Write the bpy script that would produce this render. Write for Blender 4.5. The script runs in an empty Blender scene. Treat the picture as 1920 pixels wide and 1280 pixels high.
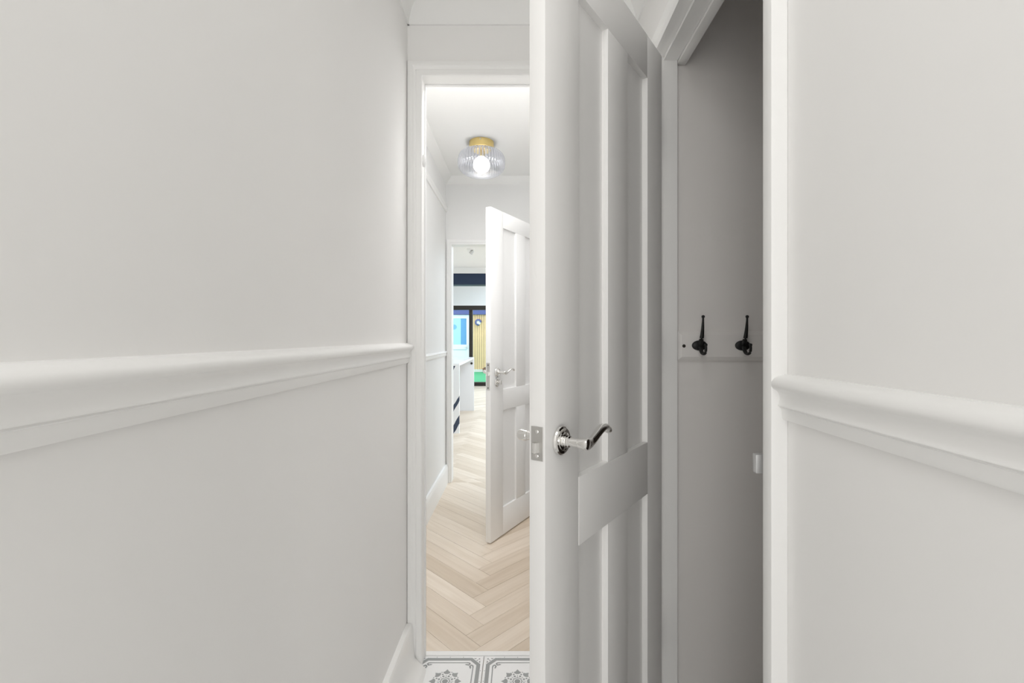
import bpy, bmesh, math, random
from mathutils import Vector, Matrix
random.seed(7)
S = bpy.context.scene
COL = S.collection
PI = math.pi

# ------------------------------------------------------------------ camera, world, lights, exposure
cam = bpy.data.cameras.new('camera')
cam.sensor_width = 36.0
cam.lens = 16.0
cam.shift_x = -18 / 1920
cam.shift_y = -8 / 1920
cam.clip_start = 0.02
cam.clip_end = 200
camo = bpy.data.objects.new('camera', cam)
camo.location = (0, 0, 1.14)
camo.rotation_euler = (PI / 2, 0, 0)
COL.objects.link(camo)
S.camera = camo

S.view_settings.view_transform = 'Standard'
S.view_settings.look = 'None'
S.view_settings.exposure = 0.0
S.view_settings.gamma = 1.0
S.view_settings.use_curve_mapping = False

w = bpy.data.worlds.new('overcast_sky')
S.world = w
w.use_nodes = True
bg = w.node_tree.nodes['Background']
bg.inputs['Color'].default_value = (0.90, 0.95, 1.0, 1)
bg.inputs['Strength'].default_value = 3.0
S.cycles.max_bounces = 12
S.cycles.diffuse_bounces = 8
S.cycles.caustics_reflective = False
S.cycles.caustics_refractive = False


def area(name, loc, sx, sy, power, color=(1, 1, 1), rot=(0, 0, 0), spread=180):
    l = bpy.data.lights.new(name, 'AREA')
    l.shape = 'RECTANGLE'
    l.size, l.size_y = sx, sy
    l.energy = power
    l.color = color
    l.spread = math.radians(spread)
    o = bpy.data.objects.new(name, l)
    o.location = loc
    o.rotation_euler = rot
    COL.objects.link(o)
    return o


# light from outside the frame, with added unseen fills among it
area('vestibule_ceiling_light', (-0.13, 0.0, 2.285), 0.34, 0.6, 2.7, (1, 0.995, 0.985), spread=180)
area('front_door_daylight', (0.0, -3.05, 1.15), 0.74, 2.1, 10.2, (1.0, 0.995, 0.99), (PI / 2, 0, 0))
area('side_fill_light', (-0.22, -0.9, 1.2), 0.30, 2.1, 4.2, (1.0, 0.995, 0.99), (PI / 2, 0, -0.35))  # added unseen panel lifting the closet and hinge side; no window there
area('hall_fill_light', (-0.2, 1.86, 2.37), 0.55, 0.25, 9.6, (1, 0.99, 0.99))  # added unseen panel brightening the hall walls and floor
area('side_room_fill', (0.95, 2.75, 2.27), 0.6, 0.8, 4.5, (1, 0.99, 0.99))  # added unseen light to brighten the open hall door
area('kitchen_fill', (0.9, 5.3, 2.18), 1.6, 2.4, 62, (0.78, 0.89, 1.0))  # added broad fill out of view, standing in for kitchen spotlights
area('extension_fill', (0.6, 8.9, 2.47), 2.4, 2.4, 70, (0.74, 0.87, 1.0))  # added unseen fill brightening the extension


# ------------------------------------------------------------------ materials
def lin(c):
    c = c / 255
    return c / 12.92 if c <= 0.04045 else ((c + 0.055) / 1.055) ** 2.4


def rgb(r, g, b):
    return (lin(r), lin(g), lin(b), 1)


def mat(name, color, rough=0.5, metal=0.0, bump=0.0, bscale=200, spec=0.5, var=0.0, vscale=3.0, **kw):
    m = bpy.data.materials.new(name)
    m.use_nodes = True
    n, l = m.node_tree.nodes, m.node_tree.links
    p = n['Principled BSDF']
    p.inputs['Base Color'].default_value = color
    p.inputs['Roughness'].default_value = rough
    p.inputs['Metallic'].default_value = metal
    p.inputs['Specular IOR Level'].default_value = spec
    tc = n.new('ShaderNodeTexCoord')
    if bump:
        t = n.new('ShaderNodeTexNoise')
        t.inputs['Scale'].default_value = bscale
        t.inputs['Detail'].default_value = 3
        b = n.new('ShaderNodeBump')
        b.inputs['Strength'].default_value = bump
        b.inputs['Distance'].default_value = 0.002
        l.new(tc.outputs['Object'], t.inputs['Vector'])
        l.new(t.outputs['Fac'], b.inputs['Height'])
        l.new(b.outputs['Normal'], p.inputs['Normal'])
    if var:
        t2 = n.new('ShaderNodeTexNoise')
        t2.inputs['Scale'].default_value = vscale
        t2.inputs['Detail'].default_value = 4
        mx = n.new('ShaderNodeMix')
        mx.data_type = 'RGBA'
        mx.inputs['A'].default_value = color
        mx.inputs['B'].default_value = tuple(c * (1 - var) for c in color[:3]) + (1,)
        l.new(tc.outputs['Object'], t2.inputs['Vector'])
        l.new(t2.outputs['Fac'], mx.inputs['Factor'])
        l.new(mx.outputs['Result'], p.inputs['Base Color'])
    return m


M = {}
M['wall'] = mat('matt_wall_paint', (0.895, 0.888, 0.876, 1), 0.75, bump=0.05, bscale=160, spec=0.3, var=0.02)
M['trim'] = mat('satin_trim_paint', (0.915, 0.912, 0.90, 1), 0.38, bump=0.02, bscale=120, var=0.015)
M['door'] = mat('satin_door_paint', (0.915, 0.908, 0.895, 1), 0.42, bump=0.03, bscale=140, var=0.015)
M['hallwall'] = mat('white_hall_paint', (0.86, 0.86, 0.855, 1), 0.7, bump=0.03, bscale=160, spec=0.3, var=0.01)
M['halltrim'] = mat('white_hall_trim_paint', (0.88, 0.88, 0.875, 1), 0.4, bump=0.02, bscale=120, var=0.01)
M['ceil'] = mat('white_ceiling_paint', (0.91, 0.91, 0.90, 1), 0.85, bump=0.03, bscale=120, spec=0.2, var=0.01)
M['closet'] = mat('closet_paint', (0.915, 0.89, 0.868, 1), 0.75, bump=0.06, bscale=120, spec=0.3, var=0.03)
M['chrome'] = mat('polished_chrome', (0.86, 0.85, 0.83, 1), 0.04, 1.0, var=0.02)
M['satin'] = mat('brushed_steel', (0.66, 0.65, 0.63, 1), 0.32, 1.0, bump=0.05, bscale=500)
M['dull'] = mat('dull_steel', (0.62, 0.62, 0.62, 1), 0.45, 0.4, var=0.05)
M['brass'] = mat('brushed_brass', (0.80, 0.62, 0.26, 1), 0.3, 0.85, bump=0.04, bscale=400, var=0.05)
M['iron'] = mat('black_cast_iron', (0.006, 0.006, 0.006, 1), 0.45, 0.0, bump=0.1, bscale=300)
M['hole'] = mat('dark_recess', (0.03, 0.025, 0.02, 1), 0.8, var=0.1)
M['tile'] = mat('white_tile_glaze', (0.90, 0.90, 0.90, 1), 0.3, bump=0.02, bscale=60, var=0.03)
M['print'] = mat('grey_tile_print', (0.36, 0.37, 0.37, 1), 0.35, var=0.08, vscale=30)
M['grout'] = mat('pale_grout', (0.74, 0.74, 0.73, 1), 0.9, bump=0.1, bscale=300, var=0.05)
M['navy'] = mat('navy_paint', (0.010, 0.028, 0.072, 1), 0.5, var=0.1)
M['extwall'] = mat('cool_white_paint', (0.84, 0.87, 0.90, 1), 0.7, var=0.01)
M['alu'] = mat('black_aluminium', (0.022, 0.017, 0.014, 1), 0.45, var=0.1)
M['upvc'] = mat('white_plastic_frame', (0.70, 0.76, 0.88, 1), 0.35, var=0.02)
M['bluepane'] = mat('pale_blue_pane', (0.34, 0.66, 0.88, 1), 0.25, var=0.06)
M['bluedark'] = mat('mid_blue_reflection', (0.10, 0.30, 0.55, 1), 0.4, var=0.12, vscale=8)  # reflection in the garden room pane, painted as darker blue
M['fascia'] = mat('indigo_fascia', (0.07, 0.09, 0.26, 1), 0.5, var=0.1)
M['sticker'] = mat('grey_blue_disc', (0.16, 0.38, 0.55, 1), 0.5, var=0.05)
M['terracotta'] = mat('terracotta', (0.32, 0.12, 0.07, 1), 0.8, bump=0.1, bscale=60, var=0.3, vscale=20)
M['render'] = mat('pale_render', (0.72, 0.70, 0.66, 1), 0.9, bump=0.2, bscale=60, var=0.08)
M['grass'] = mat('artificial_grass', (0.06, 0.40, 0.18, 1), 0.9, bump=0.8, bscale=80, var=0.4, vscale=40)
M['slat'] = mat('pale_timber_slat', (0.80, 0.55, 0.30, 1), 0.7, bump=0.2, bscale=40, var=0.25, vscale=6)
M['subfloor'] = mat('subfloor_screed', (0.55, 0.50, 0.44, 1), 0.9, bump=0.1, bscale=80, var=0.1)


def wood_mat():
    m = bpy.data.materials.new('pale_oak_plank')
    m.use_nodes = True
    n, l = m.node_tree.nodes, m.node_tree.links
    p = n['Principled BSDF']
    p.inputs['Roughness'].default_value = 0.42
    p.inputs['Specular IOR Level'].default_value = 0.4
    tc = n.new('ShaderNodeTexCoord')
    mp = n.new('ShaderNodeMapping')
    mp.inputs['Scale'].default_value = (2.5, 38, 10)
    oi = n.new('ShaderNodeObjectInfo')
    ge = n.new('ShaderNodeNewGeometry')
    add = n.new('ShaderNodeMath'); add.operation = 'ADD'
    fr = n.new('ShaderNodeMath'); fr.operation = 'FRACT'
    off = n.new('ShaderNodeVectorMath'); off.operation = 'ADD'
    sc = n.new('ShaderNodeMath'); sc.operation = 'MULTIPLY'; sc.inputs[1].default_value = 37.0
    l.new(oi.outputs['Random'], add.inputs[0])
    l.new(ge.outputs['Random Per Island'], add.inputs[1])
    l.new(add.outputs[0], fr.inputs[0])
    l.new(fr.outputs[0], sc.inputs[0])
    l.new(tc.outputs['Object'], off.inputs[0])
    l.new(sc.outputs[0], off.inputs[1])
    l.new(off.outputs[0], mp.inputs['Vector'])
    nz = n.new('ShaderNodeTexNoise')
    nz.inputs['Scale'].default_value = 1.0
    nz.inputs['Detail'].default_value = 6
    nz.inputs['Roughness'].default_value = 0.6
    nz.inputs['Distortion'].default_value = 0.6
    l.new(mp.outputs[0], nz.inputs['Vector'])
    ramp = n.new('ShaderNodeValToRGB')
    e = ramp.color_ramp.elements
    e[0].position = 0.30; e[0].color = (0.69, 0.585, 0.47, 1)
    e[1].position = 0.62; e[1].color = (0.775, 0.675, 0.565, 1)
    l.new(nz.outputs['Fac'], ramp.inputs[0])
    tone = n.new('ShaderNodeValToRGB')
    t = tone.color_ramp.elements
    t[0].position = 0; t[0].color = (0.86, 0.835, 0.80, 1)
    t[1].position = 1; t[1].color = (1.08, 1.10, 1.13, 1)
    l.new(fr.outputs[0], tone.inputs[0])
    mx = n.new('ShaderNodeMix'); mx.data_type = 'RGBA'; mx.blend_type = 'MULTIPLY'
    mx.inputs['Factor'].default_value = 1
    l.new(ramp.outputs[0], mx.inputs['A'])
    l.new(tone.outputs[0], mx.inputs['B'])
    l.new(mx.outputs['Result'], p.inputs['Base Color'])
    b = n.new('ShaderNodeBump'); b.inputs['Strength'].default_value = 0.08; b.inputs['Distance'].default_value = 0.001
    l.new(nz.outputs['Fac'], b.inputs['Height'])
    l.new(b.outputs[0], p.inputs['Normal'])
    return m


M['wood'] = wood_mat()


def marble_mat():
    m = bpy.data.materials.new('white_marble_navy_veins')
    m.use_nodes = True
    n, l = m.node_tree.nodes, m.node_tree.links
    p = n['Principled BSDF']
    p.inputs['Roughness'].default_value = 0.25
    tc = n.new('ShaderNodeTexCoord')
    nz = n.new('ShaderNodeTexNoise'); nz.inputs['Scale'].default_value = 5
    l.new(tc.outputs['Object'], nz.inputs['Vector'])
    sx = n.new('ShaderNodeSeparateXYZ')
    l.new(tc.outputs['Object'], sx.inputs[0])

    def mth(op, a, b):
        q = n.new('ShaderNodeMath'); q.operation = op
        for i, v in enumerate((a, b)):
            if isinstance(v, (int, float)): q.inputs[i].default_value = v
            else: l.new(v, q.inputs[i])
        return q.outputs[0]
    # bold veins climb across the slab at about sixty degrees
    v = mth('SUBTRACT', sx.outputs['Z'], mth('MULTIPLY', sx.outputs['X'], 1.67))
    v = mth('ADD', v, mth('MULTIPLY', mth('SUBTRACT', nz.outputs['Fac'], 0.5), 0.10))
    v = mth('DIVIDE', mth('ADD', v, 1.0), 2.8)
    ramp = n.new('ShaderNodeValToRGB')
    ramp.color_ramp.interpolation = 'CONSTANT'
    W, D = (0.84, 0.86, 0.89, 1), (0.035, 0.055, 0.10, 1)
    e = ramp.color_ramp.elements
    e[0].position = 0; e[0].color = W
    e[1].position = 0.99; e[1].color = W
    for c, hw in ((-0.687, 0.05), (-0.44, 0.033), (0.10, 0.05), (0.45, 0.03), (0.95, 0.06)):
        q = e.new((c - hw + 1) / 2.8); q.color = D
        q = e.new((c + hw + 1) / 2.8); q.color = W
    l.new(v, ramp.inputs[0])
    l.new(ramp.outputs[0], p.inputs['Base Color'])
    return m


M['marble'] = marble_mat()
M['marbleplain'] = mat('white_marble', (0.84, 0.86, 0.89, 1), 0.25, var=0.04)


def glass_mat(name, tint, mirror, rough=0.0):
    m = bpy.data.materials.new(name)
    m.use_nodes = True
    n, l = m.node_tree.nodes, m.node_tree.links
    n.remove(n['Principled BSDF'])
    tr = n.new('ShaderNodeBsdfTransparent'); tr.inputs[0].default_value = tint
    gl = n.new('ShaderNodeBsdfGlossy'); gl.inputs['Roughness'].default_value = rough
    fr = n.new('ShaderNodeFresnel'); fr.inputs[0].default_value = mirror
    mx = n.new('ShaderNodeMixShader')
    l.new(fr.outputs[0], mx.inputs[0]); l.new(tr.outputs[0], mx.inputs[1]); l.new(gl.outputs[0], mx.inputs[2])
    l.new(mx.outputs[0], n['Material Output'].inputs[0])
    return m


M['glass'] = glass_mat('clear_glazing', (0.94, 0.97, 0.98, 1), 1.25)


def shade_mat():
    """clear pressed glass: the ribs show where their flanks turn away from the eye"""
    m = bpy.data.materials.new('ribbed_clear_glass')
    m.use_nodes = True
    n, l = m.node_tree.nodes, m.node_tree.links
    n.remove(n['Principled BSDF'])
    tr = n.new('ShaderNodeBsdfTransparent'); tr.inputs[0].default_value = (0.93, 0.935, 0.945, 1)
    gl = n.new('ShaderNodeBsdfGlossy'); gl.inputs['Roughness'].default_value = 0.12; gl.inputs[0].default_value = (0.75, 0.76, 0.80, 1)
    tl = n.new('ShaderNodeBsdfTranslucent'); tl.inputs[0].default_value = (0.80, 0.81, 0.84, 1)
    lw = n.new('ShaderNodeLayerWeight'); lw.inputs['Blend'].default_value = 0.28
    m1 = n.new('ShaderNodeMixShader'); m1.inputs[0].default_value = 0.30
    m2 = n.new('ShaderNodeMixShader')
    l.new(gl.outputs[0], m1.inputs[1]); l.new(tl.outputs[0], m1.inputs[2])
    # the pressed grooves between the ribs are thicker and less clear
    tc = n.new('ShaderNodeTexCoord'); sx = n.new('ShaderNodeSeparateXYZ')
    l.new(tc.outputs['Object'], sx.inputs[0])

    def mth(op, a, b=None):
        q = n.new('ShaderNodeMath'); q.operation = op
        for i, v in enumerate((a, b)):
            if v is None: continue
            if isinstance(v, (int, float)): q.inputs[i].default_value = v
            else: l.new(v, q.inputs[i])
        return q.outputs[0]
    ang_ = mth('ARCTAN2', sx.outputs['Y'], sx.outputs['X'])
    gro = mth('POWER', mth('ABSOLUTE', mth('SINE', mth('MULTIPLY', ang_, 23.0))), 2.5)
    gro = mth('MULTIPLY', gro, mth('GREATER_THAN', sx.outputs['Z'], -0.175))
    fac = mth('MINIMUM', mth('ADD', mth('MULTIPLY', lw.outputs['Facing'], 0.8), mth('MULTIPLY', gro, 0.55)), 1.0)
    l.new(fac, m2.inputs[0]); l.new(tr.outputs[0], m2.inputs[1]); l.new(m1.outputs[0], m2.inputs[2])
    l.new(m2.outputs[0], n['Material Output'].inputs[0])
    return m


M['shade'] = shade_mat()


def emit_mat(name, color, s):
    m = bpy.data.materials.new(name)
    m.use_nodes = True
    p = m.node_tree.nodes['Principled BSDF']
    p.inputs['Base Color'].default_value = (0.9, 0.9, 0.9, 1)
    p.inputs['Emission Color'].default_value = color
    p.inputs['Emission Strength'].default_value = s
    return m


M['bulb'] = emit_mat('lit_bulb', (1, 0.975, 0.95, 1), 9.0)


# ------------------------------------------------------------------ mesh helpers
def box(bm, x0, x1, y0, y1, z0, z1, mi=0):
    v = [bm.verts.new(p) for p in ((x0, y0, z0), (x1, y0, z0), (x1, y1, z0), (x0, y1, z0),
                                   (x0, y0, z1), (x1, y0, z1), (x1, y1, z1), (x0, y1, z1))]
    for f in ((3, 2, 1, 0), (4, 5, 6, 7), (0, 1, 5, 4), (1, 2, 6, 5), (2, 3, 7, 6), (3, 0, 4, 7)):
        bm.faces.new([v[i] for i in f]).material_index = mi


def sweep(bm, rings, closed=True, cap=True):
    """skin consecutive rings of points"""
    vr = [[bm.verts.new(p) for p in r] for r in rings]
    n = len(vr[0])
    for a, b in zip(vr, vr[1:]):
        for i in range(n if closed else n - 1):
            j = (i + 1) % n
            bm.faces.new((a[i], a[j], b[j], b[i]))
    if cap:
        bm.faces.new(list(reversed(vr[0])))
        bm.faces.new(vr[-1])


def lathe(bm, prof, seg=32, axis='Z', o=(0, 0, 0), rib=0, ribamp=0.0, ribto=None):
    """prof: list of (radius, height)"""
    rings = []
    for r, h in prof:
        ring = []
        for i in range(seg):
            a = 2 * PI * i / seg
            rr = max(r, 1e-5)
            if rib and (ribto is None or ribto(h)):
                rr *= 1 + ribamp * (abs(math.cos(a * rib / 2)) - 0.5)
            if axis == 'Z':
                p = (o[0] + rr * math.cos(a), o[1] + rr * math.sin(a), o[2] + h)
            else:
                p = (o[0] + rr * math.cos(a), o[1] + h, o[2] + rr * math.sin(a))
            ring.append(p)
        rings.append(ring)
    sweep(bm, rings)


def tube(bm, pts, seg=14):
    """pts: (x,y,z,r_side,r_up); sections built across the path"""
    rings = []
    P = [Vector(p[:3]) for p in pts]
    for i, p in enumerate(pts):
        t = (P[min(i + 1, len(P) - 1)] - P[max(i - 1, 0)]).normalized()
        up = Vector((0, 0, 1)) if abs(t.z) < 0.9 else Vector((0, -1, 0))
        s = t.cross(up).normalized()
        u = s.cross(t).normalized()
        rings.append([P[i] + s * p[3] * math.cos(2 * PI * k / seg) + u * p[4] * math.sin(2 * PI * k / seg) for k in range(seg)])
    sweep(bm, rings)


def smooth_pts(pts, n=4):
    out = []
    for i in range(len(pts) - 1):
        p0, p1, p2, p3 = pts[max(i - 1, 0)], pts[i], pts[i + 1], pts[min(i + 2, len(pts) - 1)]
        for k in range(n):
            t = k / n
            out.append(tuple(0.5 * (2 * b + (c - a) * t + (2 * a - 5 * b + 4 * c - d) * t * t + (3 * b - a - 3 * c + d) * t ** 3)
                             for a, b, c, d in zip(p0, p1, p2, p3)))
    out.append(tuple(pts[-1]))
    return out


def bevel(bm, off, seg=2):
    bmesh.ops.remove_doubles(bm, verts=bm.verts, dist=1e-6)
    ed = [e for e in bm.edges if len(e.link_faces) == 2 and e.calc_face_angle(0) > 0.5]
    bmesh.ops.bevel(bm, geom=ed, offset=off, segments=seg, affect='EDGES', profile=0.5)


def obj(name, bm, m, parent=None, kind=None, label=None, cat=None, group=None, smooth=30, loc=None, fix=True):
    if fix:
        bmesh.ops.recalc_face_normals(bm, faces=bm.faces)
    me = bpy.data.meshes.new(name)
    bm.to_mesh(me)
    bm.free()
    for mm in (m if isinstance(m, (list, tuple)) else [m]):
        me.materials.append(mm)
    if smooth:
        me.polygons.foreach_set('use_smooth', [True] * len(me.polygons))
        me.set_sharp_from_angle(angle=math.radians(smooth))
    o = bpy.data.objects.new(name, me)
    if loc:
        o.location = loc
    COL.objects.link(o)
    if parent:
        o.parent = parent
    tag(o, label, cat, group, kind)
    return o


def tag(o, label=None, cat=None, group=None, kind=None):
    if kind: o['kind'] = kind
    if label: o['label'] = label
    if cat: o['category'] = cat
    if group: o['group'] = group


def empty(name, loc=(0, 0, 0), rz=0.0, **k):
    o = bpy.data.objects.new(name, None)
    o.empty_display_size = 0.05
    o.location = loc
    o.rotation_euler = (0, 0, rz)
    COL.objects.link(o)
    tag(o, **k)
    return o


def boxes(name, bl, m, bev=0.0, **k):
    bm = bmesh.new()
    for b in bl:
        box(bm, *b)
    if bev:
        bevel(bm, bev)
    return obj(name, bm, m, **k)


def extrude_profile(name, prof, fn, t0, t1, m, **k):
    """prof (a,b) closed outline; fn(a,b,t)->xyz"""
    bm = bmesh.new()
    sweep(bm, [[fn(a, b, t0) for a, b in prof], [fn(a, b, t1) for a, b in prof]])
    return obj(name, bm, m, **k)


ST = 'structure'
# ------------------------------------------------------------------ the setting: vestibule
WL, WR = -0.393, 0.400            # vestibule walls
YF = 1.57                          # wall with the doorway ahead
ZC = 2.30                          # vestibule ceiling
boxes('wall_left', [(WL - 0.1, WL, -3.1, YF, 0, ZC)], M['wall'], kind=ST,
      label='pale grey painted left wall of the narrow vestibule with a moulded rail', cat='wall')
# right wall with the closet opening
OY0, OY1, OZ = 0.708, 1.300, 1.94
boxes('wall_right', [(WR, WR + 0.045, -3.1, OY0, 0, ZC), (WR, WR + 0.045, OY0, OY1, OZ + 0.0, ZC), (WR, WR + 0.045, OY1, YF, 0, ZC)],
      M['wall'], kind=ST, label='pale grey painted right wall around the closet opening', cat='wall')
DX0, DX1, DZ = -0.3457, 0.17, 2.04
boxes('wall_far', [(-0.70, DX0 - 0.018, YF, 1.62, 0, 2.45), (DX1 + 0.018, 0.5, YF, 1.62, 0, 2.45), (DX0 - 0.018, DX1 + 0.018, YF, 1.62, DZ + 0.018, 2.45)],
      M['wall'], kind=ST, label='wall across the end of the vestibule with the doorway to the hall', cat='wall')
boxes('wall_back', [(WL - 0.1, WR + 0.05, -3.2, -3.1, 0, ZC)], M['wall'], kind=ST,
      label='plain painted wall closing the entrance end of the vestibule', cat='wall')
boxes('ceiling', [(WL - 0.1, WR + 0.045, -3.2, YF, ZC, ZC + 0.08)], M['ceil'], kind=ST,
      label='white ceiling over the vestibule', cat='ceiling')

# coving round the vestibule ceiling (concave quarter)
cov = [(0, 0), (0, -0.085), (0.006, -0.085)] + [(0.08 - 0.074 * math.cos(a), -0.08 + 0.074 * math.sin(a)) for a in [PI / 2 * i / 8 for i in range(9)]] + [(0.085, -0.006), (0.085, 0)]
cv = extrude_profile('trim_coving', cov, lambda a, b, t: (WL + a, t, ZC + b), -3.1, YF, M['ceil'], kind=ST,
                     label='white concave coving under the vestibule ceiling', cat='coving')
extrude_profile('coving_run', cov, lambda a, b, t: (WR - a, t, ZC + b), -3.1, YF, M['ceil'], parent=cv)
extrude_profile('coving_run', cov, lambda a, b, t: (t, YF - a, ZC + b), WL, WR, M['ceil'], parent=cv)

# dado rails
dado = ([(0.0, 0.0), (0.0045, 0.0), (0.0050, -0.0012)]
        + smooth_pts([(0.0060, -0.0013), (0.0175, -0.0045), (0.0235, -0.0095), (0.0252, -0.0155), (0.0236, -0.0205), (0.0200, -0.0232)], 4)
        + smooth_pts([(0.0190, -0.0236), (0.0146, -0.0280), (0.0126, -0.0350), (0.0132, -0.0420), (0.0152, -0.0465)], 3)
        + [(0.0152, -0.0480), (0.0116, -0.0486), (0.0122, -0.0505), (0.0100, -0.0520), (0.0086, -0.0660), (0.0070, -0.0685), (0.0, -0.0685)])
ZL, ZR = 1.121, 1.0850
extrude_profile('trim_dado_left', dado, lambda a, b, t: (WL + a, t, ZL + b), -3.1, 1.553, M['trim'], kind=ST,
                label='white moulded dado rail running along the left vestibule wall', cat='dado rail', smooth=32)
extrude_profile('trim_dado_right', dado, lambda a, b, t: (WR - a, t, ZR + b), -3.1, 0.6835, M['trim'], kind=ST,
                label='white moulded dado rail on the right wall ending at the closet architrave', cat='dado rail', smooth=32)

# skirting
sk = [(0, 0.165), (0.016, 0.165), (0.019, 0.160), (0.022, 0.150), (0.024, 0.10), (0.028, 0.05), (0.055, 0.022), (0.066, 0.012), (0.067, 0.0), (0, 0)]
extrude_profile('baseboard_left', sk, lambda a, b, t: (WL + a, t, b), -3.1, 1.552, M['trim'], kind=ST,
                label='white skirting board at the foot of the left vestibule wall', cat='skirting', smooth=50)
sk2 = [(0, 0.165), (0.016, 0.165), (0.019, 0.160), (0.022, 0.150), (0.022, 0.0), (0, 0)]
extrude_profile('baseboard_right', sk2, lambda a, b, t: (WR - a, t, b), -3.1, 0.683, M['trim'], kind=ST,
                label='white skirting board at the foot of the right wall', cat='skirting')


# architraves: profile (a = outward from the opening, h = proud of the wall) swept round three sides with mitres
def frame_sweep(bm, x0, x1, z1, prof, plane, out):
    """plane(u,z,h): point; opening u in x0..x1 up to z1"""
    rings = []
    for k in range(4):
        r = []
        for a, h in prof:
            if k == 0: u, z = x0 - a, 0
            elif k == 1: u, z = x0 - a, z1 + a
            elif k == 2: u, z = x1 + a, z1 + a
            else: u, z = x1 + a, 0
            r.append(plane(u, z, h))
        rings.append(r)
    sweep(bm, rings)


arch = [(0, 0), (0, 0.012), (0.003, 0.0145), (0.018, 0.0145), (0.021, 0.011), (0.025, 0.012), (0.032, 0.017), (0.044, 0.017), (0.048, 0.015), (0.0505, 0.010), (0.0505, 0)]
fr = empty('trim_hall_doorway', (0, YF, 0), kind=ST, label='white moulded architrave and lining around the doorway into the hall', cat='door frame')
bm = bmesh.new()
frame_sweep(bm, DX0 + 0.0035, DX1 - 0.0035, DZ - 0.0035, arch, lambda u, z, h: (u, -h, z), 1)
obj('architrave', bm, M['trim'], parent=fr)
bm = bmesh.new()
box(bm, DX0 - 0.018, DX0, 0.0, 0.052, 0, DZ + 0.018)
box(bm, DX1, DX1 + 0.018, 0.0, 0.052, 0, DZ + 0.018)
box(bm, DX0, DX1, 0.0, 0.052, DZ, DZ + 0.018)
obj('door_lining', bm, M['trim'], parent=fr)
bm = bmesh.new()
lathe(bm, [(0.0, -0.022), (0.005, -0.020), (0.0075, -0.012), (0.008, 0), (0.0075, 0.012), (0.005, 0.020), (0, 0.022)], 12, 'Z', (DX0 + 0.004, 0.024, 1.757))
obj('door_catch', bm, M['halltrim'], parent=fr)
bm = bmesh.new()
frame_sweep(bm, DX0 + 0.0035, DX1 - 0.0035, DZ - 0.0035, [(0, 0), (0, 0.012), (0.02, 0.015), (0.026, 0.015), (0.026, 0)], lambda u, z, h: (u, 0.05 + h, z), 1)
obj('architrave', bm, M['halltrim'], parent=fr)
boxes('trim_threshold', [(DX0, DX1, 1.6285, 1.650, -0.012, 0.0035)], M['halltrim'], 0.0015, kind=ST,
      label='thin white threshold strip between the patterned tiles and the oak floor', cat='threshold')

# closet opening: jambs, head, stop, strike plate
cf = empty('trim_closet_frame', (WR, OY0, 0), kind=ST, label='white painted frame around the dark closet opening', cat='door frame')
bm = bmesh.new()
box(bm, -0.030, 0.0, -0.0245, 0.0, OZ, OZ + 0.060)
box(bm, -0.025, 0.0, -0.0245, 0.0, 0, OZ)
bevel(bm, 0.0012)
obj('architrave', bm, M['trim'], parent=cf)
head = [(0.0, 0.0), (0.026, 0.0), (0.026, 0.018), (0.021, 0.024), (0.021, 0.030), (0.026, 0.036), (0.030, 0.046), (0.026, 0.056), (0.012, 0.060), (0, 0.060)]
bm = bmesh.new()
sweep(bm, [[(-a, y, OZ + b) for a, b in head] for y in (0.0002, OY1 - OY0 + 0.05)])
obj('head_architrave', bm, M['trim'], parent=cf)
bm = bmesh.new()
box(bm, -0.018, 0, OY1 - OY0 + 0.004, OY1 - OY0 + 0.055, 0, OZ)
bevel(bm, 0.002)
obj('architrave', bm, M['trim'], parent=cf)
bm = bmesh.new()
box(bm, 0.006, 0.045, 0.0, 0.016, 0, OZ - 0.003)
box(bm, 0.006, 0.045, OY1 - OY0 - 0.0005, OY1 - OY0 + 0.012, 0, OZ - 0.003)
box(bm, 0.006, 0.045, 0.016, OY1 - OY0 - 0.0005, OZ - 0.010, OZ - 0.001)
obj('jamb_lining', bm, M['trim'], parent=cf)
bm = bmesh.new()
box(bm, 0.046, 0.072, 0.0, OY1 - OY0 + 0.010, OZ - 0.018, OZ + 0.01)
bevel(bm, 0.002)
obj('door_stop', bm, M['trim'], parent=cf)
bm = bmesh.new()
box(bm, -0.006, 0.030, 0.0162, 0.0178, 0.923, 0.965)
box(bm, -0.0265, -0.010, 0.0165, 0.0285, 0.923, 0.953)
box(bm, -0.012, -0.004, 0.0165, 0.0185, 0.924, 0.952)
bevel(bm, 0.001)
obj('strike_plate', bm, M['dull'], parent=cf, label='strike plate lip in darker metal for the shade')  # darker metal stands in for the shade behind the architrave

# closet shell
boxes('wall_closet', [(0.445, 1.25, 1.313, 1.40, 0, 2.25), (0.445, 1.25, 0.45, 0.55, 0, 2.25)], M['closet'], kind=ST,
      label='plain grey inner walls of the unlit closet', cat='wall')
M['void'] = mat('dark_boards_for_chrome', (0.06, 0.042, 0.03, 1), 0.7, bump=0.2, bscale=20, var=0.4, vscale=8)  # unseen wall made dark so the chrome handle reflects dark
boxes('wall_closet_back', [(1.15, 1.25, 0.55, 1.313, 0, 2.25)], M['void'], kind=ST, label='unseen closet back boarding made dark for the chrome reflections', cat='wall')
boxes('ceiling_closet', [(0.445, 1.25, 0.45, 1.40, 2.25, 2.33)], M['closet'], kind=ST, label='ceiling over the dark closet', cat='ceiling')

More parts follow.
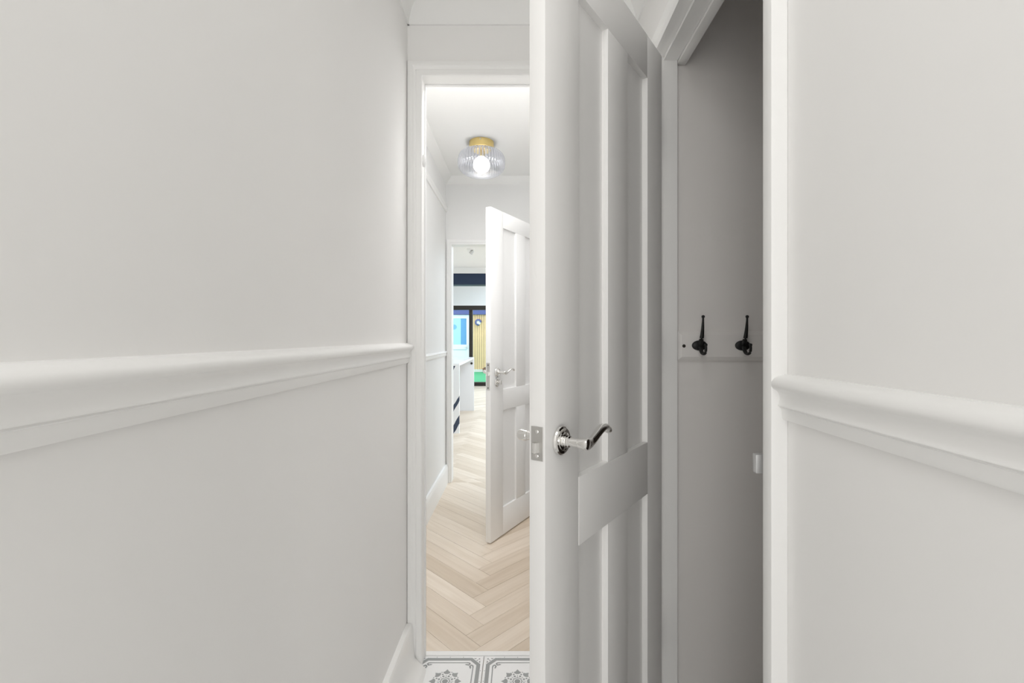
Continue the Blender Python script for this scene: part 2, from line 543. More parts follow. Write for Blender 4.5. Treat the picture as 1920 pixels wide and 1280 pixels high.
# ------------------------------------------------------------------ hall
HL, HR, HY, HC = -0.595, 0.205, 3.575, 2.39
boxes('wall_hall_left', [(HL - 0.1, HL, 1.62, HY, 0, HC + 0.06)], M['hallwall'], kind=ST, label='white left wall of the hall with dado and picture rails', cat='wall')
BY0, BY1, BZ = 2.372, 3.150, 1.885
boxes('wall_hall_right', [(HR, HR + 0.1, 1.62, BY0, 0, HC + 0.06), (HR, HR + 0.1, BY0, BY1, BZ, HC + 0.06), (HR, HR + 0.1, BY1, HY, 0, HC + 0.06)], M['hallwall'],
      kind=ST, label='white right wall of the hall around the side room doorway', cat='wall')
KX0, KX1, KZ = -0.552, 0.10, 1.87
boxes('wall_hall_far', [(-2.4, KX0, HY, HY + 0.095, 0, 2.55), (KX1, 2.6, HY, HY + 0.095, 0, 2.55), (KX0, KX1, HY, HY + 0.095, KZ, 2.55)], M['hallwall'], kind=ST,
      label='white wall at the end of the hall with the opening to the kitchen', cat='wall')
boxes('ceiling_hall', [(HL - 0.1, HR + 0.1, 1.62, HY, HC, HC + 0.06)], M['ceil'], kind=ST, label='white hall ceiling carrying the globe light', cat='ceiling')
boxes('wall_side_room', [(HR + 0.1, 1.4, 2.1, 2.2, 0, 2.3), (HR + 0.1, 1.4, 3.4, 3.5, 0, 2.3), (1.4, 1.5, 2.1, 3.5, 0, 2.3), (HR + 0.1, 1.5, 2.1, 3.5, 2.3, 2.4)], M['hallwall'],
      kind=ST, label='white walls of the side room off the hall', cat='wall')
hd = [(0, 0), (0.004, 0), (0.012, -0.004), (0.015, -0.012), (0.010, -0.020), (0.010, -0.032), (0.006, -0.040), (0, -0.040)]
extrude_profile('trim_hall_dado', hd, lambda a, b, t: (HL + a, t, 1.034 + b), 1.62, 3.562, M['halltrim'], kind=ST,
                label='slim white dado rail along the left hall wall', cat='dado rail')
extrude_profile('trim_hall_picture_rail', [(0, 0), (0.012, 0), (0.017, -0.008), (0.012, -0.018), (0.014, -0.03), (0.008, -0.045), (0, -0.045)],
                lambda a, b, t: (HL + a, t, 2.165 + b), 1.62, HY, M['halltrim'], kind=ST, label='white picture rail high on the left hall wall', cat='picture rail')
hcv = extrude_profile('trim_hall_coving', [(0, 0), (0, -0.05), (0.01, -0.045), (0.045, -0.01), (0.05, 0)], lambda a, b, t: (HL + a, t, HC + b), 1.62, HY, M['ceil'], kind=ST,
                      label='small white coving around the hall ceiling', cat='coving')
extrude_profile('coving_run', [(0, 0), (0, -0.05), (0.01, -0.045), (0.045, -0.01), (0.05, 0)], lambda a, b, t: (t, HY - a, HC + b), HL, HR, M['ceil'], parent=hcv)
extrude_profile('baseboard_hall', [(0, 0.15), (0.012, 0.15), (0.018, 0.135), (0.020, 0.12), (0.020, 0), (0, 0)], lambda a, b, t: (HL + a, t, b), 1.62, 3.56, M['halltrim'],
                kind=ST, label='white skirting board along the left hall wall above the oak floor', cat='skirting')
kf = empty('trim_kitchen_doorway', (0, HY, 0), kind=ST, label='white architrave around the opening from hall to kitchen', cat='door frame')
bm = bmesh.new()
frame_sweep(bm, KX0 + 0.003, KX1 - 0.003, KZ - 0.003, [(0, 0), (0, 0.010), (0.012, 0.012), (0.016, 0.016), (0.034, 0.016), (0.042, 0.010), (0.0425, 0)], lambda u, z, h: (u, -h, z), 1)
obj('architrave', bm, M['halltrim'], parent=kf)
bm = bmesh.new()
box(bm, KX0, KX0 + 0.002, 0.0, 0.095, 0, KZ)
box(bm, KX1 - 0.002, KX1, 0.0, 0.095, 0, KZ)
box(bm, KX0, KX1, 0.0, 0.095, KZ - 0.002, KZ)
obj('door_lining', bm, M['halltrim'], parent=kf)

# ------------------------------------------------------------------ kitchen and extension shell
boxes('wall_kitchen_left', [(-2.4, -2.3, 3.67, 10.65, 0, 2.6)], M['hallwall'], kind=ST, label='white left wall of the kitchen', cat='wall')
boxes('wall_kitchen_right', [(2.5, 2.6, 3.67, 10.65, 0, 2.6)], M['hallwall'], kind=ST, label='white right wall of the kitchen', cat='wall')
boxes('ceiling_kitchen', [(-2.3, 2.5, 3.67, 7.0, 2.2, 2.3)], M['ceil'], kind=ST, label='white kitchen ceiling with a small spotlight', cat='ceiling')
boxes('ceiling_extension', [(-2.3, 2.5, 7.25, 10.65, 2.5, 2.6)], M['ceil'], kind=ST, label='white ceiling over the rear extension', cat='ceiling')
boxes('trim_beam', [(-2.3, 2.5, 7.0, 7.25, 1.952, 2.12)], M['navy'], 0.004, kind=ST, label='dark navy painted beam crossing above the kitchen', cat='beam')
boxes('wall_beam_casing', [(-2.3, 2.5, 6.985, 7.25, 2.12, 2.6)], M['ceil'], kind=ST, label='white casing above the navy beam', cat='wall')
GX0, GX1, GZ = -2.15, 0.95, 1.88
boxes('wall_garden', [(-2.4, GX0, 10.65, 10.80, 0, 2.6), (GX1, 2.6, 10.65, 10.80, 0, 2.6), (GX0, GX1, 10.65, 10.80, GZ, 2.6)], M['extwall'], kind=ST,
      label='cool white wall above the sliding garden doors', cat='wall')

# sliding garden doors
gw = empty('window_1', (0, 10.70, 0), kind=ST, label='black framed sliding glass doors opening to the garden', cat='window')
bm = bmesh.new()
box(bm, GX0, GX1, -0.05, 0.05, GZ - 0.10, GZ)
box(bm, GX0, GX1, -0.05, 0.05, 0.0, 0.086)
box(bm, GX0, GX0 + 0.06, -0.05, 0.05, 0.086, GZ - 0.10)
box(bm, GX1 - 0.06, GX1, -0.05, 0.05, 0.086, GZ - 0.10)
obj('window_frame', bm, M['alu'], parent=gw)
for px in (-1.232, -0.2):
    bm = bmesh.new()
    box(bm, px, px + 0.084, -0.04, 0.04, 0.086, GZ - 0.10)
    bevel(bm, 0.003)
    obj('stile', bm, M['alu'], parent=gw)
xs = [GX0 + 0.06, -1.232, -1.148, -0.2, -0.116, GX1 - 0.06]
for a, b in ((0, 1), (2, 3), (4, 5)):
    bm = bmesh.new()
    box(bm, xs[a], xs[b], -0.008, 0.008, 0.086, GZ - 0.10)
    obj('glass_pane', bm, M['glass'], parent=gw)


# ------------------------------------------------------------------ floor: slab, patterned tiles, herringbone planks
bm = bmesh.new()
box(bm, -0.50, 1.75, -3.2, 1.6285, -0.08, -0.009)
box(bm, -2.4, 2.6, 1.6285, 10.80, -0.08, -0.0125)
floor = obj('floor', bm, M['subfloor'], kind=ST, label='patterned grey and white tiles leading to pale oak herringbone planks', cat='floor')


def tile_mesh():
    H = 0.115  # scaled to the tile size below
    g = 0.0011
    bm = bmesh.new()
    box(bm, -H + g, H - g, -H + g, H - g, -0.009, 0.0)
    bevel(bm, 0.0006, 1)
    bmesh.ops.recalc_face_normals(bm, faces=bm.faces)
    Z = 0.00025

    def poly(pts, z=Z, mi=1):
        v = [bm.verts.new((x, y, z)) for x, y in pts]
        f = bm.faces.new(v)
        f.material_index = mi
        if f.normal.z < 0 or True:
            f.normal_update()
            if f.normal.z < 0: f.normal_flip()

    def ribbon(pts, wd):
        for (x0, y0), (x1, y1) in zip(pts, pts[1:]):
            L = math.hypot(x1 - x0, y1 - y0) or 1e-6
            nx, ny = -(y1 - y0) / L * wd / 2, (x1 - x0) / L * wd / 2
            ex, ey = (x1 - x0) / L * wd * 0.3, (y1 - y0) / L * wd * 0.3
            poly([(x0 - ex + nx, y0 - ey + ny), (x0 - ex - nx, y0 - ey - ny), (x1 + ex - nx, y1 + ey - ny), (x1 + ex + nx, y1 + ey + ny)])

    def disc(cx, cy, r, n=12, z=Z, mi=1):
        poly([(cx + r * math.cos(2 * PI * i / n), cy + r * math.sin(2 * PI * i / n)) for i in range(n)], z, mi)

    def octo(h, c):
        return [(h - c, h), (h, h - c), (h, -h + c), (h - c, -h), (-h + c, -h), (-h, -h + c), (-h, h - c), (-h + c, h)]
    o1, o2 = octo(0.1055, 0.030), octo(0.0925, 0.0215)
    for i in range(8):
        j = (i + 1) % 8
        poly([o1[i], o1[j], o2[j], o2[i]])
    for q in range(4):
        c, s = math.cos(q * PI / 2), math.sin(q * PI / 2)
        R = lambda x, y: (x * c - y * s, x * s + y * c)
        ribbon([R(-0.061, 0.0825), R(0.061, 0.0825)], 0.0036)
        for m in (-1, 1):
            ribbon([R(m * 0.061, 0.0825), R(m * 0.0685, 0.0812), R(m * 0.0712, 0.0765), R(m * 0.0665, 0.0715), R(m * 0.0595, 0.0742)], 0.0044)
            poly([R(m * 0.0590, 0.0705), R(m * 0.0630, 0.0750), R(m * 0.0535, 0.0758)])
        # corner ornament
        poly([R(0.080, 0.104), R(0.092, 0.104), R(0.087, 0.0985)])
        poly([R(0.104, 0.080), R(0.104, 0.092), R(0.0985, 0.087)])
        poly([R(0.090, 0.0935), R(0.0985, 0.0985), R(0.0935, 0.090)])
        disc(*R(0.1005, 0.1005), 0.0030, 8)
        disc(*R(0.0, 0.1085), 0.0016, 6)
        disc(*R(0.045, 0.1085), 0.0016, 6)
        disc(*R(-0.045, 0.1085), 0.0016, 6)
    # rosette
    disc(0, 0, 0.0092, 16)
    n = 24
    for i in range(n):
        a0, a1 = 2 * PI * i / n, 2 * PI * (i + 1) / n
        poly([(0.0125 * math.cos(a0), 0.0125 * math.sin(a0)), (0.0155 * math.cos(a0), 0.0155 * math.sin(a0)),
              (0.0155 * math.cos(a1), 0.0155 * math.sin(a1)), (0.0125 * math.cos(a1), 0.0125 * math.sin(a1))])
    for k in range(8):
        a = k * PI / 4
        c, s = math.cos(a), math.sin(a)
        R = lambda x, y: (x * c - y * s, x * s + y * c)
        poly([R(0.031, -0.004), R(0.031, 0.004), R(0.0345, 0.0095), R(0.0400, 0.0120), R(0.0425, 0.0065), R(0.0520, 0.0), R(0.0425, -0.0065), R(0.0400, -0.0120), R(0.0345, -0.0095)])
        ribbon([R(0.0155, 0), R(0.026, 0)], 0.0016)
        a2 = a + PI / 8
        disc(0.0225 * math.cos(a2), 0.0225 * math.sin(a2), 0.0040, 8)
        disc(0.0315 * math.cos(a2), 0.0315 * math.sin(a2), 0.0032, 8)
        disc(0.0420 * math.cos(a2), 0.0420 * math.sin(a2), 0.0022, 6)
    for v in bm.verts: v.co.x *= 0.12 / H; v.co.y *= 0.12 / H
    me = bpy.data.meshes.new('tile')
    bm.to_mesh(me)
    bm.free()
    me.materials.append(M['tile'])
    me.materials.append(M['print'])
    return me


tme = tile_mesh()
JX, JY, TS = -0.134, 1.6285, 0.24
for r in range(20):
    for c in range(-1, 3):
        x = JX + TS * (c + 0.5)
        y = JY - TS * (r + 0.5)
        if x - TS / 2 > WR - 0.01 and not (0.5 < y < 1.3):
            continue
        t = bpy.data.objects.new('tile', tme)
        t.location = (x, y, 0)
        COL.objects.link(t)
        t.parent = floor


def clip(poly, f):
    out = []
    for i in range(len(poly)):
        a, b = poly[i], poly[(i + 1) % len(poly)]
        fa, fb = f(a), f(b)
        if fa >= 0: out.append(a)
        if (fa >= 0) != (fb >= 0):
            t = fa / (fa - fb)
            out.append((a[0] + (b[0] - a[0]) * t, a[1] + (b[1] - a[1]) * t))
    return out


PW, PN = 0.0885, 7
PX, PY = -0.1507, 1.8027
Q = math.sqrt(0.5)
rest = bmesh.new()
single = []
regions = [(HL + 0.001, HR + 0.0, 1.651, HY + 0.0), (KX0, KX1, HY, HY + 0.095), (-2.3, 2.5, HY + 0.095, 10.65)]
for bandi in range(-8, 9):
    for k in range(-60, 120):
        for hv in (0, 1):
            g = 0.0005
            if hv == 0:
                a0, b0, a1, b1 = k, k, k + PN, k + 1
            else:
                a0, b0, a1, b1 = k, k + 1, k + 1, k + 1 + PN
            a0 += bandi * PN; a1 += bandi * PN; b0 -= bandi * PN; b1 -= bandi * PN
            ca, cb = (a0 + a1) / 2 * PW, (b0 + b1) / 2 * PW
            cx, cy = PX + (ca - cb) * Q, PY + (ca + cb) * Q
            if not (1.2 < cy < 11.1 and -2.8 < cx < 3.0):
                continue
            ha, hb = (a1 - a0) * PW / 2 - g, (b1 - b0) * PW / 2 - g
            corners = []
            for sa, sb in ((-1, -1), (1, -1), (1, 1), (-1, 1)):
                corners.append((cx + (sa * ha - sb * hb) * Q, cy + (sa * ha + sb * hb) * Q))
            for (rx0, rx1, ry0, ry1) in regions:
                p = clip(clip(clip(clip(corners, lambda v: v[0] - rx0), lambda v: rx1 - v[0]), lambda v: v[1] - ry0), lambda v: ry1 - v[1])
                if len(p) < 3: continue
                ar = abs(sum(p[i][0] * p[(i + 1) % len(p)][1] - p[(i + 1) % len(p)][0] * p[i][1] for i in range(len(p)))) / 2
                if ar < 2e-5: continue
                mx_ = sum(q[0] for q in p) / len(p); my_ = sum(q[1] for q in p) / len(p)
                near = (my_ < 3.68) or (my_ < 6.0 and -0.95 < mx_ < 0.55)
                if near:
                    single.append((my_, p, mx_, hv))
                else:
                    v0 = [rest.verts.new((q[0], q[1], -0.0125)) for q in p]
                    v1 = [rest.verts.new((q[0], q[1], 0.0)) for q in p]
                    rest.faces.new(v1)
                    for i in range(len(p)):
                        j = (i + 1) % len(p)
                        rest.faces.new((v0[i], v0[j], v1[j], v1[i]))
single.sort(key=lambda e: e[0])
for my_, p, mx_, hv in single[:298]:
    rz = PI / 4 if hv == 0 else 3 * PI / 4
    cs, sn = math.cos(-rz), math.sin(-rz)
    bm = bmesh.new()
    loc = [((q[0] - mx_) * cs - (q[1] - my_) * sn, (q[0] - mx_) * sn + (q[1] - my_) * cs) for q in p]
    dz = random.uniform(-0.0003, 0.0002)
    v0 = [bm.verts.new((q[0], q[1], -0.0125)) for q in loc]
    v1 = [bm.verts.new((q[0], q[1], dz)) for q in loc]
    bm.faces.new(v1)
    for i in range(len(p)):
        j = (i + 1) % len(p)
        bm.faces.new((v0[i], v0[j], v1[j], v1[i]))
    o = obj('plank', bm, M['wood'], parent=floor, smooth=0)
    o.location = (mx_, my_, 0)
    o.rotation_euler = (0, 0, rz)
for my_, p, mx_, hv in single[298:]:
    v0 = [rest.verts.new((q[0], q[1], -0.0125)) for q in p]
    v1 = [rest.verts.new((q[0], q[1], 0.0)) for q in p]
    rest.faces.new(v1)
    for i in range(len(p)):
        j = (i + 1) % len(p)
        rest.faces.new((v0[i], v0[j], v1[j], v1[i]))
obj('distant_planks', rest, M['wood'], parent=floor, smooth=0, kind='stuff')


# ------------------------------------------------------------------ panelled doors
def lever_handle(parent, s, z, side, t, reach=0.105, sc=1.0):
    """side -1: visible face (y=0), +1: the other face (y=t)"""
    y0 = 0.0 if side < 0 else t
    Y = lambda d: y0 + side * d
    bm = bmesh.new()
    lathe(bm, [(0.0, Y(0.0)), (0.0262, Y(0.0)), (0.0266, Y(0.004)), (0.0255, Y(0.0065)), (0.0225, Y(0.0085)), (0.0175, Y(0.0088)), (0.0165, Y(0.0078)),
               (0.0155, Y(0.0088)), (0.013, Y(0.0094)), (0.0, Y(0.0094))], 40, 'Y', (s, 0, z))
    h = obj('door_handle', bm, M['chrome'], parent=parent, smooth=25)
    bm = bmesh.new()
    lathe(bm, [(0.0, Y(0.0085)), (0.0112, Y(0.0085)), (0.0112, Y(0.0110)), (0.0092, Y(0.0120)), (0.0092, Y(0.0130)), (0.0108, Y(0.0140)), (0.0108, Y(0.0158)), (0.0090, Y(0.0168)),
               (0.0090, Y(0.0178)), (0.0102, Y(0.0188)), (0.0102, Y(0.0205)), (0.0078, Y(0.0220)), (0.0078, Y(0.0370)), (0.0084, Y(0.0374)), (0.0084, Y(0.0384)), (0.0088, Y(0.0390)),
               (0.0104, Y(0.0500)), (0.0104, Y(0.0540)), (0.0092, Y(0.0570)), (0.0060, Y(0.0585)), (0.0, Y(0.0588))], 28, 'Y', (s, 0, z))
    obj('lever_neck', bm, M['chrome'], parent=h, smooth=25)
    pts = [(-0.004, 0.0480, -0.0010, 0.0062, 0.0070), (0.003, 0.0485, -0.0018, 0.0085, 0.0102), (0.013, 0.0488, -0.0036, 0.0085, 0.0098), (0.027, 0.0486, -0.0016, 0.0080, 0.0080),
           (0.042, 0.0484, 0.0048, 0.0082, 0.0068), (0.058, 0.0478, 0.0118, 0.0092, 0.0064), (0.073, 0.0470, 0.0160, 0.0100, 0.0064), (0.086, 0.0462, 0.0160, 0.0102, 0.0064),
           (0.096, 0.0456, 0.0122, 0.0096, 0.0062), (0.1025, 0.0452, 0.0066, 0.0086, 0.0056), (0.1050, 0.0450, 0.0030, 0.0060, 0.0040)]
    pts = smooth_pts([(s + a, Y(b), z + c, d, e) for a, b, c, d, e in pts], 4)
    bm = bmesh.new()
    tube(bm, pts, 18)
    obj('lever', bm, M['chrome'], parent=h, smooth=60)
    return h


def panel_door(root, w, h, t, st, mun0, mun1, st2, zmid0, zmid1, ztop, zbot, m, rec=0.014, bev=0.0012):
    def piece(name, x0, x1, y0, y1, z0, z1, b=bev):
        bm = bmesh.new()
        box(bm, x0, x1, y0, y1, z0, z1)
        if b: bevel(bm, b, 2)
        return obj(name, bm, m, parent=root)
    piece('stile', 0, st, 0, t, 0, h)
    piece('stile', w - st2, w, 0, t, 0, h)
    piece('top_rail', st, w - st2, 0.0, t, ztop, h)
    piece('middle_rail', st, w - st2, -0.0006, t + 0.0006, zmid0, zmid1)
    piece('bottom_rail', st, w - st2, 0.0, t, 0, zbot)
    piece('mullion', mun0, mun1, 0.0, t, zmid1, ztop)
    piece('mullion', mun0, mun1, 0.0, t, zbot, zmid0)
    for a, b in ((st, mun0), (mun1, w - st2)):
        piece('panel', a - 0.004, b + 0.004, rec, t - rec, zmid1 - 0.004, ztop + 0.004, 0)
        piece('panel', a - 0.004, b + 0.004, rec, t - rec, zbot - 0.004, zmid0 + 0.004, 0)


def latch_plate(root, t, zc, hh, wd, m, deadbolt=False):
    bm = bmesh.new()
    box(bm, -0.0012, 0.0006, t / 2 - wd / 2, t / 2 + wd / 2, zc - hh / 2, zc + hh / 2)
    bevel(bm, 0.0004, 1)
    pl = obj('latch_plate', bm, m, parent=root)
    return pl


# closet door, standing open towards the camera
ddir = (0.5908, 0.8070)
ang = math.atan2(ddir[1], ddir[0])
DW, DH, DT, DBASE = 0.584, 1.905, 0.033, 0.007
d1 = empty('door_1', (0.0402, 0.7785, DBASE), ang, kind=ST, label='grey-white four-panel closet door standing half open with a chrome lever handle', cat='door')
zz = lambda z: z - DBASE
panel_door(d1, DW, DH, DT, 0.1173, 0.246, 0.351, 0.107, zz(0.740), zz(0.872), zz(1.803), zz(0.21), M['door'])
lever_handle(d1, 0.0488, zz(0.955), -1, DT)
lever_handle(d1, 0.0488, zz(0.955), 1, DT)
lp = latch_plate(d1, DT, zz(0.956), 0.059, 0.0245, M['satin'])
bm = bmesh.new()
# sprung bolt: slanted on one side
zc0 = zz(0.950)
pr = [(-0.0008, 0.0095), (-0.0105, 0.0125), (-0.0115, 0.0150), (-0.0105, 0.0205), (-0.0008, 0.0215)]
sweep(bm, [[(x, y, zc0 + dz) for x, y in pr] for dz in (-0.0085, 0.0085)])
obj('latch_bolt', bm, M['chrome'], parent=lp, smooth=25)
for dz in (-0.0215, 0.0205):
    bm = bmesh.new()
    lathe(bm, [(0, -0.0004), (0.0034, -0.0004), (0.0034, 0.0003), (0.0026, 0.0008), (0, 0.0009)], 14, 'Z')
    for v in bm.verts: v.co = Vector((-0.0013 - v.co.z, DT / 2 + v.co.x, zz(0.956) + dz + v.co.y))
    sc_ = obj('screw', bm, M['chrome'], parent=lp)
for hz in (0.28, 1.09, 1.70):
    bm = bmesh.new()
    lathe(bm, [(0, -0.04), (0.0055, -0.04), (0.0055, 0.04), (0, 0.04)], 12, 'Z', (DW + 0.004, DT + 0.002, hz))
    box(bm, DW - 0.002, DW + 0.0015, 0.006, DT + 0.002, hz - 0.038, hz + 0.038)
    obj('hinge', bm, M['satin'], parent=d1)

# hall side-room door, standing open into the hall
d2 = empty('door_2', (-0.170, 2.50, 0.008), math.atan2(0.866, 0.5), kind=ST, label='white panelled side room door standing open in the hall beyond', cat='door')
z2 = lambda z: z - 0.008
panel_door(d2, 0.75, 1.850, 0.033, 0.128, 0.276, 0.386, 0.105, z2(0.722), z2(0.842), z2(1.766), z2(0.165), M['halltrim'], 0.012)
lever_handle(d2, 0.0645, z2(0.944), -1, 0.033)
lever_handle(d2, 0.0645, z2(0.944), 1, 0.033)
bm = bmesh.new()
box(bm, -0.0012, 0.0006, 0.0055, 0.0275, z2(0.848), z2(0.998))
lp2 = obj('latch_plate', bm, M['satin'], parent=d2)
bm = bmesh.new()
box(bm, -0.010, -0.001, 0.0105, 0.0225, z2(0.928), z2(0.948))
obj('latch_bolt', bm, M['chrome'], parent=lp2)
for zc_ in (0.860, 0.986):
    bm = bmesh.new()
    lathe(bm, [(0, -0.0004), (0.0036, -0.0004), (0.0036, 0.0004), (0, 0.0005)], 10, 'Z')
    for v in bm.verts: v.co = Vector((-0.0013 - v.co.z, 0.0165 + v.co.x, z2(zc_) + v.co.y))
    obj('screw', bm, M['hole'], parent=lp2)
bm = bmesh.new()
lathe(bm, [(0, 0), (0.0255, 0), (0.0255, -0.005), (0.021, -0.008), (0.0, -0.008)], 28, 'Y', (0.0645, 0, z2(0.888)))
rt = obj('thumb_turn', bm, M['chrome'], parent=d2, smooth=25)
bm = bmesh.new()
lathe(bm, [(0, -0.008), (0.007, -0.008), (0.007, -0.018), (0, -0.018)], 14, 'Y', (0.0645, 0, z2(0.888)))
box(bm, 0.0565, 0.0725, -0.030, -0.017, z2(0.876), z2(0.900))
bevel(bm, 0.002)
obj('turn_knob', bm, M['chrome'], parent=rt, smooth=30)

# ------------------------------------------------------------------ coat rail in the closet
cr = empty('coat_rack', (0.445, 1.313, 1.072), label='painted board with two black iron coat hooks on the closet wall', cat='coat rack')
bm = bmesh.new()
x0, x1, bz = 0.0025, 0.56, 0.086
rings = [[(x0, 0, 0), (x1, 0, 0), (x1, 0, bz), (x0, 0, bz)], [(x0, -0.006, 0), (x1, -0.006, 0), (x1, -0.006, bz), (x0, -0.006, bz)],
         [(x0 + 0.010, -0.014, 0.012), (x1 - 0.01, -0.014, 0.012), (x1 - 0.01, -0.014, bz - 0.012), (x0 + 0.010, -0.014, bz - 0.012)]]
sweep(bm, rings)
obj('board', bm, M['closet'], parent=cr, smooth=10)
bm = bmesh.new()
lathe(bm, [(0, -0.0145), (0.0048, -0.0145), (0.0048, -0.0138), (0, -0.0138)], 16, 'Y', (0.0185, 0, 0.043))
obj('screw_hole', bm, M['hole'], parent=cr)
for hx in (0.0625, 0.1855, 0.3085, 0.4315):
    bm = bmesh.new()
    lathe(bm, [(0, -0.0136), (0.0215, -0.0136), (0.0222, -0.0155), (0.0195, -0.0185), (0.010, -0.0205), (0, -0.0208)], 28, 'Y', (0, 0, 0))
    for v in bm.verts: v.co = Vector((hx + v.co.x, v.co.y, 0.0445 + v.co.z * 0.66))
    hk = obj('coat_hook', bm, M['iron'], parent=cr, smooth=40)
    up = smooth_pts([(hx, -0.016, 0.046, 0.0068, 0.0060), (hx, -0.026, 0.057, 0.0066, 0.0052), (hx, -0.033, 0.072, 0.0056, 0.0044), (hx, -0.038, 0.095, 0.0042, 0.0035),
                     (hx, -0.040, 0.112, 0.0030, 0.0028), (hx, -0.041, 0.123, 0.0027, 0.0026)], 3)
    bm = bmesh.new()
    tube(bm, up, 12)
    lathe(bm, [(0, -0.0045), (0.0038, -0.003), (0.0046, 0), (0.0038, 0.003), (0, 0.0045)], 12, 'Z', (hx, -0.041, 0.1255))
    obj('long_prong', bm, M['iron'], parent=hk, smooth=60)
    dn = smooth_pts([(hx, -0.016, 0.043, 0.0066, 0.0042), (hx, -0.024, 0.034, 0.0062, 0.0036), (hx, -0.034, 0.0235, 0.0056, 0.0032), (hx, -0.046, 0.0205, 0.0048, 0.0030),
                     (hx, -0.056, 0.0255, 0.0042, 0.0030), (hx, -0.060, 0.036, 0.0036, 0.0030), (hx, -0.060, 0.045, 0.0032, 0.0030)], 3)
    bm = bmesh.new()
    tube(bm, dn, 12)
    lathe(bm, [(0, -0.0042), (0.0036, -0.003), (0.0044, 0), (0.0036, 0.003), (0, 0.0042)], 12, 'Z', (hx, -0.060, 0.047))
    obj('short_hook', bm, M['iron'], parent=hk, smooth=60)

# ------------------------------------------------------------------ hall ceiling light
lx, ly = -0.257, 2.92
cl = empty('ceiling_light', (lx, ly, HC), label='flush ribbed clear glass globe ceiling light with a brass collar in the hall', cat='ceiling light')
bm = bmesh.new()
lathe(bm, [(0, 0), (0.0785, 0), (0.0795, -0.002), (0.0795, -0.043), (0.0775, -0.046), (0.055, -0.047), (0.054, -0.056), (0, -0.056)], 48)
obj('brass_collar', bm, M['brass'], parent=cl, smooth=25)
bm = bmesh.new()
lathe(bm, [(0, 0), (0.004, 0), (0.004, 0.006), (0, 0.007)], 10, 'Y', (0.0, -0.086, -0.012))
obj('screw', bm, M['satin'], parent=cl)
prof = smooth_pts([(0.064, -0.050), (0.102, -0.060), (0.133, -0.078), (0.1465, -0.105), (0.1485, -0.130), (0.1465, -0.156), (0.135, -0.182), (0.110, -0.200), (0.070, -0.210), (0.0, -0.213)], 4)
inner = [(max(r - 0.004, 0.0), h + 0.002 + 0.002 * (1 if h < -0.19 else 0)) for r, h in reversed(prof[:-1])]
bm = bmesh.new()
shell = prof[:-1] + [(0.0, -0.2095)] + inner
ribset = {id(p) for p in prof}
rings = []
for i_, (r, h) in enumerate(shell):
    outer = i_ < len(prof) and h > -0.168
    ring = []
    for q in range(276):
        an = 2 * PI * q / 276
        rr = max(r, 1e-5) * (1 + (0.034 * (abs(math.cos(an * 23)) - 0.5) if outer else 0))
        ring.append((rr * math.cos(an), rr * math.sin(an), h))
    rings.append(ring)
sweep(bm, rings + [rings[0]], cap=False)
bmesh.ops.remove_doubles(bm, verts=bm.verts, dist=2e-5)
obj('glass_shade', bm, M['shade'], parent=cl, smooth=60)
bm = bmesh.new()
lathe(bm, smooth_pts([(0.0, -0.196), (0.026, -0.190), (0.047, -0.170), (0.053, -0.145), (0.046, -0.120), (0.030, -0.104), (0.018, -0.098), (0.015, -0.088)], 4), 32)
obj('bulb', bm, M['bulb'], parent=cl, smooth=60)
bm = bmesh.new()
lathe(bm, [(0, -0.056), (0.019, -0.056), (0.019, -0.094), (0.0, -0.094)], 20)
obj('lamp_holder', bm, M['brass'], parent=cl)
# ------------------------------------------------------------------ kitchen things
isl = empty('kitchen_island', (-1.24, 6.25, 0), label='white marble waterfall island with bold navy veins near the kitchen doors', cat='island')
bm = bmesh.new()
box(bm, -0.5, 0.5, -0.85, 0.85, 0.80, 0.83)
bevel(bm, 0.002)
obj('worktop', bm, M['marbleplain'], parent=isl)
bm = bmesh.new()
box(bm, -0.5, 0.5, -0.85, -0.81, 0.0, 0.80)
obj('end_panel', bm, M['marble'], parent=isl, label='white marble end panel with navy veins')
bm = bmesh.new()
box(bm, -0.5, 0.5, 0.81, 0.85, 0.0, 0.80)
ep = obj('end_panel', bm, M['marbleplain'], parent=isl)
bm = bmesh.new()
lathe(bm, [(0, 0.810), (0.018, 0.810), (0.018, 0.803), (0.014, 0.800), (0, 0.800)], 18, 'Y', (0.464, 0, 0.735))
obj('cable_port', bm, M['hole'], parent=ep)

sp = empty('ceiling_spotlight', (-0.61, 5.48, 2.2), label='tiny steel spotlight fixed to the kitchen ceiling', cat='spotlight')
bm = bmesh.new()
lathe(bm, [(0, 0), (0.05, 0), (0.05, -0.008), (0.042, -0.012), (0, -0.012)], 24)
obj('mounting_plate', bm, M['ceil'], parent=sp)
bm = bmesh.new()
tube(bm, [(0, 0, -0.010, 0.006, 0.006), (0.006, 0, -0.024, 0.006, 0.006), (0.010, 0, -0.034, 0.006, 0.006)], 10)
obj('arm', bm, M['dull'], parent=sp)
bm = bmesh.new()
tube(bm, [(0.026, 0, -0.018, 0.014, 0.014), (0.010, -0.002, -0.034, 0.020, 0.020), (-0.004, -0.004, -0.055, 0.022, 0.022)], 16)
obj('lamp_head', bm, M['dull'], parent=sp)

